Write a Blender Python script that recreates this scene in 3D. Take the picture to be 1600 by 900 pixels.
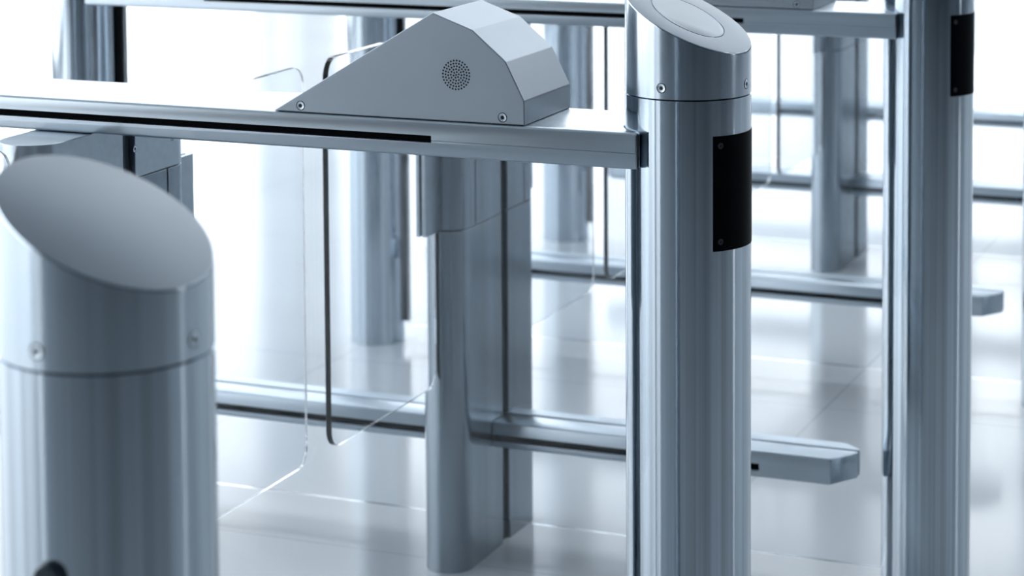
import bpy, bmesh, math
from mathutils import Vector, Matrix

for o in list(bpy.data.objects):
    bpy.data.objects.remove(o)
SC = bpy.context.scene
COL = SC.collection

# ------------------------------------------------------------------ camera
cd = bpy.data.cameras.new('camera')
cam = bpy.data.objects.new('camera', cd)
COL.objects.link(cam)
FW = Vector((-0.38271751, 0.92059672, -0.07764662))
RT = Vector((0.92356424, 0.38338497, -0.00671323))
UP = Vector((-0.02358837, 0.07428091, 0.99695834))
LOC = Vector((0.89453997, -2.6931545, 1.47988792))
cam.matrix_world = Matrix(((RT.x, UP.x, -FW.x, LOC.x), (RT.y, UP.y, -FW.y, LOC.y),
                           (RT.z, UP.z, -FW.z, LOC.z), (0, 0, 0, 1)))
cd.sensor_fit = 'HORIZONTAL'
cd.sensor_width = 36.0
cd.lens = 3752.26 / 1600 * 36.0
cd.shift_y = -(450 + 120.17) / 1600
cd.clip_start = 0.05
cd.dof.use_dof = True
cd.dof.focus_distance = 2.86
cd.dof.aperture_fstop = 8.0
SC.camera = cam

# ------------------------------------------------------------------ world and exposure
w = bpy.data.worlds.new('sky')
SC.world = w
w.use_nodes = True
bgn = w.node_tree.nodes['Background']
bgn.inputs[0].default_value = (0.94, 0.972, 1.0, 1)
bgn.inputs[1].default_value = 3.9
SC.view_settings.view_transform = 'Standard'
SC.view_settings.look = 'None'
SC.view_settings.gamma = 1.0
SC.view_settings.use_curve_mapping = False
SC.view_settings.exposure = 0.08
try:
    SC.cycles.max_bounces = 14
    SC.cycles.transmission_bounces = 14
    SC.cycles.transparent_max_bounces = 16
    SC.cycles.glossy_bounces = 6
    SC.cycles.diffuse_bounces = 4
    SC.cycles.use_denoising = True
    SC.cycles.sample_clamp_indirect = 6.0
except Exception:
    pass

# ------------------------------------------------------------------ materials
def newmat(name):
    m = bpy.data.materials.new(name)
    m.use_nodes = True
    nt = m.node_tree
    return m, nt, nt.nodes['Principled BSDF']

def nd(nt, t, **kw):
    n = nt.nodes.new(t)
    for k, v in kw.items():
        setattr(n, k, v)
    return n

def steel(name, base, rough, aniso=0.0, sc=(60, 60, 1.2), var=0.10, bump=0.0, radial=True):
    """brushed stainless steel: streaks stretched along one axis"""
    m, nt, b = newmat(name)
    b.inputs['Metallic'].default_value = 1.0
    b.inputs['Roughness'].default_value = rough
    b.inputs['Anisotropic'].default_value = aniso
    tc = nd(nt, 'ShaderNodeTexCoord')
    mp = nd(nt, 'ShaderNodeMapping')
    mp.inputs['Scale'].default_value = sc
    nt.links.new(tc.outputs['Object'], mp.inputs['Vector'])
    nz = nd(nt, 'ShaderNodeTexNoise')
    nz.inputs['Scale'].default_value = 1.0
    nz.inputs['Detail'].default_value = 4.0
    nt.links.new(mp.outputs[0], nz.inputs['Vector'])
    mr = nd(nt, 'ShaderNodeMapRange')
    mr.inputs['From Min'].default_value = 0.3
    mr.inputs['From Max'].default_value = 0.7
    mr.inputs['To Min'].default_value = 1 - var
    mr.inputs['To Max'].default_value = 1 + var * 0.4
    nt.links.new(nz.outputs['Fac'], mr.inputs['Value'])
    vm = nd(nt, 'ShaderNodeVectorMath', operation='SCALE')
    vm.inputs[0].default_value = base
    nt.links.new(mr.outputs[0], vm.inputs['Scale'])
    nt.links.new(vm.outputs[0], b.inputs['Base Color'])
    if bump > 0:
        bp = nd(nt, 'ShaderNodeBump')
        bp.inputs['Strength'].default_value = bump
        bp.inputs['Distance'].default_value = 0.001
        nt.links.new(nz.outputs['Fac'], bp.inputs['Height'])
        nt.links.new(bp.outputs[0], b.inputs['Normal'])
    if aniso > 0:
        tg = nd(nt, 'ShaderNodeTangent', direction_type='RADIAL', axis='Z')
        nt.links.new(tg.outputs[0], b.inputs['Tangent'])
    return m

def plain(name, col, rough=0.5, metal=0.0, spec=0.5):
    m, nt, b = newmat(name)
    b.inputs['Base Color'].default_value = (*col, 1)
    b.inputs['Roughness'].default_value = rough
    b.inputs['Metallic'].default_value = metal
    b.inputs['Specular IOR Level'].default_value = spec
    tc = nd(nt, 'ShaderNodeTexCoord')
    nz = nd(nt, 'ShaderNodeTexNoise')
    nz.inputs['Scale'].default_value = 40
    nt.links.new(tc.outputs['Object'], nz.inputs['Vector'])
    mr = nd(nt, 'ShaderNodeMapRange')
    mr.inputs['To Min'].default_value = max(rough - 0.04, 0.02)
    mr.inputs['To Max'].default_value = rough + 0.04
    nt.links.new(nz.outputs['Fac'], mr.inputs['Value'])
    nt.links.new(mr.outputs[0], b.inputs['Roughness'])
    return m

TINT = (0.46, 0.53, 0.595)
M_COL = steel('brushed_steel_column', TINT, 0.11, 0.0, (110, 110, 0.35), 0.34, 0.10)
M_POST = steel('brushed_steel_post', (0.28, 0.33, 0.375), 0.18, 0.0, (30, 30, 0.5), 0.15, 0.02)
M_CAP = steel('brushed_steel_cap', TINT, 0.18, 0.0, (120, 120, 1.0), 0.12, 0.05)
M_BEAM = steel('satin_steel_beam', (0.50, 0.57, 0.63), 0.32, 0.0, (1.5, 60, 90), 0.08)
M_HOOD = steel('satin_steel_hood', (0.31, 0.36, 0.41), 0.42, 0.0, (6, 6, 6), 0.05)
M_TOP = steel('satin_steel_top', (0.25, 0.29, 0.33), 0.42, 0.0, (5, 5, 5), 0.04)
M_DISC = steel('reader_disc_steel', (0.34, 0.385, 0.425), 0.42, 0.0, (9, 9, 9), 0.12)
M_SCREW = plain('screw_steel', (0.62, 0.70, 0.77), 0.25, 1.0)
M_BLACK = plain('black_rubber', (0.004, 0.006, 0.009), 0.5, 0.0, 0.3)
M_GLOSS = plain('black_acrylic', (0.0015, 0.0022, 0.0035), 0.4, 0.0, 0.02)
M_BOLT = plain('black_bolt', (0.03, 0.035, 0.04), 0.3, 0.6)
M_GAP = plain('dark_channel', (0.03, 0.045, 0.06), 0.4, 0.3, 0.4)

def glass(name):
    m, nt, b = newmat(name)
    b.inputs['Base Color'].default_value = (0.95, 0.965, 0.98, 1)
    b.inputs['Roughness'].default_value = 0.0
    b.inputs['Transmission Weight'].default_value = 1.0
    b.inputs['IOR'].default_value = 1.45
    return m
M_GLASS = glass('clear_glass')

def floor_mat():
    m, nt, b = newmat('polished_floor_tile')
    b.inputs['Specular IOR Level'].default_value = 0.5
    tc = nd(nt, 'ShaderNodeTexCoord')
    sp = nd(nt, 'ShaderNodeSeparateXYZ')
    nt.links.new(tc.outputs['Object'], sp.inputs[0])
    def joint(out, off, size, hw):
        a = nd(nt, 'ShaderNodeMath', operation='ADD'); a.inputs[1].default_value = off + 100 * size + size / 2
        nt.links.new(out, a.inputs[0])
        d = nd(nt, 'ShaderNodeMath', operation='MODULO'); d.inputs[1].default_value = size
        nt.links.new(a.outputs[0], d.inputs[0])
        s = nd(nt, 'ShaderNodeMath', operation='SUBTRACT'); s.inputs[1].default_value = size / 2
        nt.links.new(d.outputs[0], s.inputs[0])
        ab = nd(nt, 'ShaderNodeMath', operation='ABSOLUTE'); nt.links.new(s.outputs[0], ab.inputs[0])
        c = nd(nt, 'ShaderNodeMath', operation='LESS_THAN'); c.inputs[1].default_value = hw
        nt.links.new(ab.outputs[0], c.inputs[0])
        return c.outputs[0]
    jx = joint(sp.outputs[0], 0.467, 1.2, 0.0014)
    jy = joint(sp.outputs[1], -1.163, 1.2, 0.0014)
    mx = nd(nt, 'ShaderNodeMath', operation='MAXIMUM')
    nt.links.new(jx, mx.inputs[0]); nt.links.new(jy, mx.inputs[1])
    nz = nd(nt, 'ShaderNodeTexNoise'); nz.inputs['Scale'].default_value = 1.3; nz.inputs['Detail'].default_value = 5
    nt.links.new(tc.outputs['Object'], nz.inputs['Vector'])
    cr = nd(nt, 'ShaderNodeMix', data_type='RGBA')
    cr.inputs[6].default_value = (0.51, 0.55, 0.585, 1); cr.inputs[7].default_value = (0.57, 0.61, 0.64, 1)
    nt.links.new(nz.outputs['Fac'], cr.inputs[0])
    c2 = nd(nt, 'ShaderNodeMix', data_type='RGBA')
    c2.inputs[7].default_value = (0.30, 0.35, 0.40, 1)
    nt.links.new(mx.outputs[0], c2.inputs[0]); nt.links.new(cr.outputs[2], c2.inputs[6])
    nt.links.new(c2.outputs[2], b.inputs['Base Color'])
    mr = nd(nt, 'ShaderNodeMapRange'); mr.inputs['To Min'].default_value = 0.10; mr.inputs['To Max'].default_value = 0.17
    nt.links.new(nz.outputs['Fac'], mr.inputs['Value'])
    nt.links.new(mr.outputs[0], b.inputs['Roughness'])
    return m
M_FLOOR = floor_mat()
M_WALL = plain('painted_wall', (0.30, 0.34, 0.38), 0.7)
M_WALLD = plain('dark_wall_panel', (0.08, 0.10, 0.12), 0.6)
M_CEIL = plain('painted_ceiling', (0.48, 0.51, 0.54), 0.8)
M_FRAME = plain('window_frame_metal', (0.16, 0.19, 0.23), 0.4, 0.6)

# ------------------------------------------------------------------ mesh helpers
def link(name, me, mat, parent=None, bevel=0.0, smooth=True, seg=2, ang=35):
    o = bpy.data.objects.new(name, me)
    COL.objects.link(o)
    if mat is not None and len(me.materials) == 0:
        me.materials.append(mat)
    if parent is not None:
        o.parent = parent
    if smooth:
        for p in me.polygons:
            p.use_smooth = True
        me.set_sharp_from_angle(angle=math.radians(ang))
    if bevel > 0:
        md = o.modifiers.new('bevel', 'BEVEL')
        md.width = bevel; md.segments = seg; md.limit_method = 'ANGLE'
        md.angle_limit = math.radians(ang); md.harden_normals = True
    return o

def bm_me(bm, name='mesh'):
    bmesh.ops.recalc_face_normals(bm, faces=bm.faces)
    me = bpy.data.meshes.new(name)
    bm.to_mesh(me); bm.free()
    return me

def prism(bm, pts, z0, z1, axis='z'):
    """extrude a 2-D outline; axis z: pts are (x,y); axis y: pts are (x,z); axis x: pts are (y,z)"""
    def P(a, b, c):
        return {'z': (a, b, c), 'y': (a, c, b), 'x': (c, a, b)}[axis]
    lo = [bm.verts.new(P(a, b, z0)) for a, b in pts]
    hi = [bm.verts.new(P(a, b, z1)) for a, b in pts]
    bm.faces.new(lo); bm.faces.new(hi)
    n = len(pts)
    for i in range(n):
        bm.faces.new((lo[i], lo[(i + 1) % n], hi[(i + 1) % n], hi[i]))

def box(bm, x0, x1, y0, y1, z0, z1):
    prism(bm, [(x0, y0), (x1, y0), (x1, y1), (x0, y1)], z0, z1)

def box_me(*a):
    bm = bmesh.new(); box(bm, *a); return bm_me(bm)

def prism_me(pts, z0, z1, axis='z'):
    bm = bmesh.new(); prism(bm, pts, z0, z1, axis); return bm_me(bm)

def subtract(me, cutters, bevel=0.0, seg=3):
    """me minus each cutter mesh, resolved to plain mesh data"""
    o = bpy.data.objects.new('t', me); COL.objects.link(o)
    tmp = [o]
    if bevel > 0:
        md = o.modifiers.new('b', 'BEVEL'); md.width = bevel; md.segments = seg
        md.limit_method = 'ANGLE'; md.angle_limit = math.radians(35)
    for c in cutters:
        co = bpy.data.objects.new('c', c); COL.objects.link(co); tmp.append(co)
        md = o.modifiers.new('x', 'BOOLEAN'); md.operation = 'DIFFERENCE'; md.object = co; md.solver = 'EXACT'
    dg = bpy.context.evaluated_depsgraph_get(); dg.update()
    res = bpy.data.meshes.new_from_object(o.evaluated_get(dg))
    for t in tmp:
        bpy.data.objects.remove(t)
    return res

def arc(cx, cy, r, a0, a1, n):
    return [(cx + r * math.cos(math.radians(a0 + (a1 - a0) * i / n)),
             cy + r * math.sin(math.radians(a0 + (a1 - a0) * i / n))) for i in range(n + 1)]

def lathe_rings(rings, n=96):
    """rings: list of functions-of-angle giving a point; closed fans at both ends"""
    bm = bmesh.new()
    vs = [[bm.verts.new(f(2 * math.pi * i / n)) for i in range(n)] for f in rings]
    for a, b in zip(vs, vs[1:]):
        for i in range(n):
            bm.faces.new((a[i], a[(i + 1) % n], b[(i + 1) % n], b[i]))
    bm.faces.new(vs[0]); bm.faces.new(vs[-1])
    return bm_me(bm)

def tag(o, label=None, cat=None, group=None, kind=None):
    if label: o['label'] = label
    if cat: o['category'] = cat
    if group: o['group'] = group
    if kind: o['kind'] = kind
    return o

# ------------------------------------------------------------------ the hall
XL, XR, YN, YF, ZC = -7.3, 7.0, -8.0, 13.0, 4.2
tag(link('floor', box_me(XL - .2, XR + .2, YN - .2, YF + .2, -0.12, 0.0), M_FLOOR), kind='structure')
# ceiling, with unseen openings added to let more daylight onto the floor
ADDED_OPENINGS = [(1.8, 2.3), (3.9, 5.1), (7.4, 10.8)]
bm = bmesh.new()
yy = YN - .2
for a, b in ADDED_OPENINGS:
    box(bm, XL - .2, XR + .2, yy, a, ZC, ZC + .15)
    box(bm, XL - .2, XL + .8, a, b, ZC, ZC + .15)
    box(bm, XR - 1.0, XR + .2, a, b, ZC, ZC + .15)
    yy = b
box(bm, XL - .2, XR + .2, yy, YF + .2, ZC, ZC + .15)
tag(link('ceiling', bm_me(bm), M_CEIL, smooth=False), kind='structure')

def wall(name, axis, pos, a0, a1, openings, mat, t=0.2):
    """a wall in the plane axis=pos from a0 to a1 with full openings (b0,b1,z0,z1)"""
    bm = bmesh.new()
    def bx(b0, b1, z0, z1):
        if b1 - b0 < 1e-4 or z1 - z0 < 1e-4: return
        if axis == 'x': box(bm, pos, pos + t, b0, b1, z0, z1)
        else: box(bm, b0, b1, pos, pos + t, z0, z1)
    cur = a0
    for b0, b1, z0, z1 in openings:
        bx(cur, b0, 0, ZC); bx(b0, b1, 0, z0); bx(b0, b1, z1, ZC); cur = b1
    bx(cur, a1, 0, ZC)
    return tag(link(name, bm_me(bm), mat, smooth=False), kind='structure')

def window(n, axis, pos, b0, b1, z0, z1, step):
    """frame with mullions filling an opening"""
    bm = bmesh.new()
    def bx(p, q, r, s):
        if axis == 'x': box(bm, pos + .06, pos + .14, p, q, r, s)
        else: box(bm, p, q, pos + .06, pos + .14, r, s)
    bx(b0, b1, z0, z0 + .06); bx(b0, b1, z1 - .06, z1)
    k = max(1, round((b1 - b0) / step))
    for i in range(k + 1):
        c = b0 + (b1 - b0) * i / k
        bx(max(b0, c - .03), min(b1, c + .03), z0 + .06, z1 - .06)
    tag(link('window_%d' % n, bm_me(bm), M_FRAME, smooth=False), kind='structure')

wl = [(-7.6, 12.6, 0.05, 4.1)]
wf = [(-7.1, 0.6, 0.05, 4.1)]
wr = [(2.3, 2.75, 0.2, 3.9)]
wn = [(-7.1, -5.4, 0.2, 3.9)]
wall('wall_left', 'x', XL - .2, YN, YF, wl, M_WALL)
wall('wall_far', 'y', YF, XL, XR, wf, M_WALLD)
wall('wall_right', 'x', XR, YN, YF, wr, M_WALLD)
wall('wall_near', 'y', YN - .2, XL, XR, wn, M_WALLD)
n = 1
for ax, ps, ops, st in (('x', XL - .2, wl, 2.6), ('y', YF, wf, 2.35), ('x', XR, wr, 2), ('y', YN - .2, wn, 2)):
    for op in ops:
        window(n, ax, ps, *op, st); n += 1

# ------------------------------------------------------------------ gate geometry (metres, origin = right end column's foot)
R = 0.075
XLC, RS = -1.660, .89   # left end column: position, width against the right one
XP, RP, HP = -0.8256, 0.0437, 0.184   # centre post
B = 0.0780             # beam half width
Z_SEAM = 1.0569
CA, KX, KY = 1.147, 0.482, -0.12      # slanted top plane z = CA - KX x - KY y
GY0, GY1 = 0.0125, 0.0225             # fixed glass thickness range
GAP = 0.034

def on_cyl(az, z, r=R):
    a = math.radians(az)
    return Vector((r * math.sin(a), -r * math.cos(a), z))

def screw(parent, loc, normal, r=0.0054, mat=None):
    """countersunk hex screw lying on a surface"""
    bm = bmesh.new()
    N = 24
    def ring(rad, h): return [bm.verts.new((rad * math.cos(2 * math.pi * i / N), rad * math.sin(2 * math.pi * i / N), h)) for i in range(N)]
    prof = [(r * 1.12, -.0006, 1), (r * 1.12, .00012, 1), (r * .98, .00012, 0), (r * .9, .0006, 0), (r * .5, .0004, 0), (r * .44, .0004, 1), (r * .42, .0003, 1)]
    rs = [ring(a, h) for a, h, _ in prof]
    for k in range(len(rs) - 1):
        for i in range(N):
            f = bm.faces.new((rs[k][i], rs[k][(i + 1) % N], rs[k + 1][(i + 1) % N], rs[k + 1][i]))
            f.material_index = 1 if prof[k][2] and (k == 0 or k == 1 or k == 5) else 0
    bm.faces.new(rs[0]).material_index = 1
    bm.faces.new(rs[-1]).material_index = 1
    me = bm_me(bm, 'screw')
    me.materials.append(mat or M_SCREW); me.materials.append(M_BLACK)
    o = link('screw', me, None, parent)
    o.matrix_local = Matrix.Translation(loc) @ Vector(normal).to_track_quat('Z', 'Y').to_matrix().to_4x4()
    return o

def top_z(x, y): return CA - KX * x - KY * y

def make_cap(parent, ring=True):
    """slant-cut cylinder head"""
    def f(r, zf): return lambda a: (r * math.cos(a), r * math.sin(a), zf(r * math.cos(a), r * math.sin(a)))
    T = lambda d: (lambda x, y: top_z(x, y) - d)
    rings = [f(R - .002, lambda x, y: Z_SEAM + .0006), f(R, lambda x, y: Z_SEAM + .0012), f(R, lambda x, y: Z_SEAM + .0020), f(R, T(.0024)), f(R, T(.0012)), f(R - .0004, T(.0004)), f(R - .0014, T(0))]
    if ring:
        rings += [f(.0437, T(0)), f(.0434, T(.0012)), f(.0426, T(.0012)), f(.0423, T(.0001))]
    me = lathe_rings(rings)
    me.materials.append(M_CAP); me.materials.append(M_TOP)
    for p in me.polygons:
        if p.normal.z > .6: p.material_index = 1
    cap = link('slanted_cap', me, None, parent)
    if ring:
        d = lathe_rings([f(.0421, T(.0012)), f(.0421, T(.0001)), f(.0417, T(-.0003))])
        link('reader_disc', d, M_DISC, cap)
    for az in (-6, 84, 174, 264):
        screw(cap, on_cyl(az, 1.0712, R), on_cyl(az, 0, 1))
    return cap

def make_column(parent, x, flip, panel=True, ring=True):
    e = link('end_column', lathe_rings([(lambda a, r=r, z=z: (r * math.cos(a), r * math.sin(a), z)) for r, z in
              ((R, 0), (R, Z_SEAM - .0006), (R - .0012, Z_SEAM))]), M_COL, parent)
    e.location = (x, 0, 0)
    if flip:
        e.rotation_euler = (0, 0, math.pi)
        e.scale = (RS, RS, 1)
    cap = make_cap(e, ring)
    if panel:
        az0, az1, z0, z1 = 41, 139, .8792, 1.0148
        bm = bmesh.new(); N = 28; ra, rb = R - .001, R + .0006
        g = []
        for i in range(N + 1):
            az = az0 + (az1 - az0) * i / N
            g.append([bm.verts.new(on_cyl(az, z, r)) for r, z in ((rb, z0), (rb, z1), (ra, z1), (ra, z0))])
        for a, b in zip(g, g[1:]):
            for k in range(4):
                bm.faces.new((a[k], b[k], b[(k + 1) % 4], a[(k + 1) % 4]))
        bm.faces.new(g[0]); bm.faces.new(g[-1])
        link('reader_window', bm_me(bm), M_GLOSS, e)
        for az in (48.4, 131.6):
            for z in (1.0033, .8903):
                screw(e, on_cyl(az, z, R + .0006), on_cyl(az, 0, 1), .0034, M_BOLT)
    return e

def beam_outline():
    hx = .0362; hy = math.sqrt(.0757 ** 2 - hx ** 2)
    a0 = math.degrees(math.atan2(hy, -hx))
    rt = arc(0, 0, .0757, -a0, -360 + a0, 24)           # round the right column, from -y to +y side
    pts = [(-hx, -B)] + rt + [(-hx, B)]
    rl = R * RS + .0007
    hx = .048; hy = math.sqrt(rl ** 2 - hx ** 2)
    a0 = math.degrees(math.atan2(hy, hx))
    lf = [(XLC + hx, B)] + arc(XLC, 0, rl, a0, -a0 + 0, 16) + [(XLC + hx, -B)]
    return pts + lf

def make_beam(parent):
    pts = beam_outline()
    # small overlap-free outline
    me = prism_me(pts, .9736, 1.0168)
    xs0, xs1 = -1.3500, -.3005
    cut = []
    for s in (-1, 1):
        cut.append(box_me(xs0, xs1, *sorted((s * (B - .012), s * (B + .01))), .9902, .9990))
        cut.append(box_me(xs1 - .001, .05, *sorted((s * (B - .003), s * (B + .01))), .9926, .9932))
        cut.append(box_me(XLC - .05, xs0 + .001, *sorted((s * (B - .003), s * (B + .01))), .9926, .9932))
    me = subtract(me, cut, .0035, 3)
    bm = link('top_beam', me, M_BEAM, parent)
    for s in (-1, 1):
        link('sensor_strip', box_me(xs0 + .0005, xs1 - .0005, *sorted((s * (B - .0118), s * (B - .006))), .9905, .9987), M_GLOSS, bm)
    for sx in (0, 1):
        for t in (-1, 1):
            y0, y1 = sorted((t * (B - .0002), t * (B - .0022)))
            xx = (-.0361, -.0353) if sx == 0 else (XLC + .0471, XLC + .0479)
            link('end_cap', box_me(xx[0], xx[1], y0, y1, .9742, 1.0162), M_BLACK, bm)
    return bm

def make_hood(parent):
    z = 1.0176
    prof = [(-.517, z), (-.1797, z), (-.1797, z + .0290), (-.2035, z + .0757), (-.2465, z + .1118), (-.2990, z + .1307)]
    yb, yf = .0765, -.0748
    h = link('sensor_hood', prism_me(prof, yf, yb, 'y'), M_HOOD, parent, .0013, seg=3, ang=9)
    link('gasket', box_me(-.510, -.1812, yf + .0012, yb - .001, 1.0168, 1.0177), M_BLACK, h)
    bm = bmesh.new()
    for k, nn in enumerate((1, 6, 12, 18, 24, 28)):
        for i in range(nn):
            a = 2 * math.pi * i / nn + k * .26
            cx, cz = -.2680 + .0035 * k * math.cos(a), 1.0742 + .0035 * k * math.sin(a)
            bmesh.ops.create_circle(bm, cap_ends=True, segments=10, radius=.00125,
                                    matrix=Matrix.Translation((cx, yf - .00008, cz)) @ Matrix.Rotation(math.pi / 2, 4, 'X'))
    me = bpy.data.meshes.new('grille'); bm.to_mesh(me); bm.free()
    link('speaker_grille', me, M_BLACK, h, smooth=False)
    for x in (-.4790, -.2080):
        screw(h, (x, yf, 1.0258), (0, -1, 0))
        screw(h, (x, yb, 1.0258), (0, 1, 0))
    return h

def half_stadium(y_in, s, hp=HP, r=RP, xc=XP):
    """outline from the flat inner end y_in out to the round end at s*hp"""
    cy = s * (hp - r)
    if s < 0:
        return [(xc - r, y_in)] + arc(xc, cy, r, 180, 360, 28) + [(xc + r, y_in)]
    return [(xc + r, y_in)] + arc(xc, cy, r, 0, 180, 28) + [(xc - r, y_in)]

def make_post(parent):
    bm = bmesh.new()
    prism(bm, half_stadium(0, -1), 0, .6145)
    prism(bm, half_stadium(GAP, 1), 0, .6145)
    post = link('center_post', bm_me(bm), M_POST, parent, .0008)
    link('glazing_channel', box_me(XP - RP + .009, XP + RP - .009, .0002, GAP - .0002, 0, .9725), M_GAP, post)
    yd = HP - .066
    # fixed cover between the hinge drums
    bm = bmesh.new()
    box(bm, XP - RP, XP + RP, -yd + .004, 0, .6165, .8960)
    box(bm, XP - RP, XP + RP, GAP, yd - .004, .6165, .8960)
    link('hinge_cover', bm_me(bm), M_POST, post, .0008)
    for s in (-1, 1):
        cy = s * (HP - RP)
        pts = ([(XP - RP, s * yd)] + arc(XP, cy, RP, 180, 360, 28) + [(XP + RP, s * yd)]) if s < 0 else \
              ([(XP + RP, s * yd)] + arc(XP, cy, RP, 0, 180, 28) + [(XP - RP, s * yd)])
        link('hinge_drum', prism_me(pts, .6165, .8960), M_POST, post, .0008)
    bm = bmesh.new()
    prism(bm, half_stadium(0, -1), .8975, .9731)
    prism(bm, half_stadium(GAP, 1), .8975, .9731)
    capo = link('post_cap', bm_me(bm), M_BEAM, post, .0010)
    for y in (-.10, .033, .13):
        screw(capo, (XP + RP, y, .9366), (1, 0, 0), .0045)
        screw(capo, (XP - RP, y, .9366), (-1, 0, 0), .0045)
    # dark liner inside the joints between sections
    bm = bmesh.new()
    i = .004
    prism(bm, half_stadium(-.0005, -1, HP - i, RP - i), .6140, .8980)
    prism(bm, half_stadium(GAP + .0005, 1, HP - i, RP - i), .6140, .8980)
    link('post_core', bm_me(bm), M_GAP, post)
    return post

XG = -.8312
def make_leaf(parent, s):
    y0, y1, z0, z1, r = s * .600, s * .1915, .3404, .9718, .03
    lo, hi = min(y0, y1), max(y0, y1)
    pts = arc(hi - r, z1 - r, r, 0, 90, 10) + arc(lo + r, z1 - r, r, 90, 180, 10) + arc(lo + r, z0 + r, r, 180, 270, 10) + arc(hi - r, z0 + r, r, 270, 360, 10)
    lf = link('glass_leaf', prism_me(pts, XG - .005, XG + .005, 'x'), M_GLASS, parent, .0006, seg=1)
    a, b = sorted((s * .248, s * .181))
    for sx in (-1, 1):
        x0, x1 = sorted((XG + sx * .0053, XG + sx * .0125))
        link('clamp_plate', box_me(x0, x1, a, b, .6165, .8930), M_BEAM, lf, .0008)
    return lf

def make_rail(parent, side):
    """side 1: right of the post; -1: mirrored to the left"""
    mir = (lambda x: x) if side > 0 else (lambda x: 2 * XP - x)
    x0 = XP + RP + .0005
    z0, z1 = .1958, .2422
    def poly(pts): return [(mir(x), y) for x, y in pts]
    me = prism_me(poly([(x0, -.049), (-.1545, -.049), (-.121, .004), (-.120, .0115), (x0, .0115)]), z0, z1)
    xs = sorted((mir(x0 - .01), mir(-.281)))
    me = subtract(me, [box_me(xs[0], xs[1], -.06, -.041, .207, .2195)], .003, 3)
    rl = link('guard_rail', me, M_BEAM, parent)
    ys = sorted((mir(x0 + .0008), mir(-.2815)))
    link('sensor_strip', box_me(ys[0], ys[1], -.0425, -.0408, .2074, .2191), M_GLOSS, rl)
    link('rail_back_half', prism_me(poly([(x0, .0235), (-.120, .0235), (-.121, .028), (-.152, .058), (x0, .058)]), z0, z1), M_BEAM, rl, .003, seg=3)
    return rl

def make_gate(k, label, ring=True, panel=True, hood=True):
    g = bpy.data.objects.new('turnstile_gate', None)
    COL.objects.link(g)
    g.empty_display_size = .2
    tag(g, label, 'turnstile')
    make_column(g, 0, False, panel, ring)
    make_column(g, XLC, True, False, ring)
    make_beam(g)
    if hood: make_hood(g)
    make_post(g)
    for s in (-1, 1):
        make_leaf(g, s); make_rail(g, s)
    link('glass_panel', box_me(XP + RP - .011, -.0765, GY0, GY1, .040, .9735), M_GLASS, g, .0006, seg=1)
    link('glass_panel', box_me(-1.5808, XP - RP + .011, GY0, GY1, .040, .9735), M_GLASS, g, .0006, seg=1)
    link('edge_gasket', box_me(-1.5935, -1.5810, .0065, .0285, .050, .9734), M_BLACK, g)
    link('edge_gasket', box_me(-.0764, -.0753, .0105, .0245, .040, .9734), M_BLACK, g)
    return g

def copy_tree(o, parent=None):
    c = o.copy(); COL.objects.link(c)
    if parent is not None:
        c.parent = parent
    for ch in list(o.children):
        copy_tree(ch, c)
    return c

SP = 1.282
labels = {
    0: 'steel turnstile gate in sharp focus with round perforated speaker on its wedge-shaped hood',
    1: 'steel turnstile gate directly behind the sharp one, chamfered rail end between the two tall columns',
    2: 'out of focus turnstile gate whose stubby rail end shows right of the second tall column',
    3: 'blurred turnstile gate whose center post stands between the two tall columns',
    4: 'farthest blurred turnstile gate, only its low rail showing near the upper right edge',
}
gates = {}
g0 = make_gate(0, labels[0])
gates[0] = g0
for k in (1, 2, 3, 4):
    c = copy_tree(g0)
    c['label'] = labels[k]
    c.location = (0, k * SP, 0)
    gates[k] = c
gf = bpy.data.objects.new('steel_bollard', None)
COL.objects.link(gf)
tag(gf, 'big blurred steel column with a plain slanted top, nearest at the left', 'bollard')
colf = make_column(gf, 0, False, False, False)
gf.location = (0, -SP, 0)
# key switch on the near side of the foreground column
bm = bmesh.new()
bmesh.ops.create_cone(bm, cap_ends=True, segments=32, radius1=.0125, radius2=.0105, depth=.008,
                      matrix=Matrix.Translation((0, -R - .003, .9165)) @ Matrix.Rotation(math.pi / 2, 4, 'X'))
link('key_switch', bm_me(bm), M_GAP, colf, .001)
for g in gates.values():
    g['group'] = 'turnstile gates standing in a row'
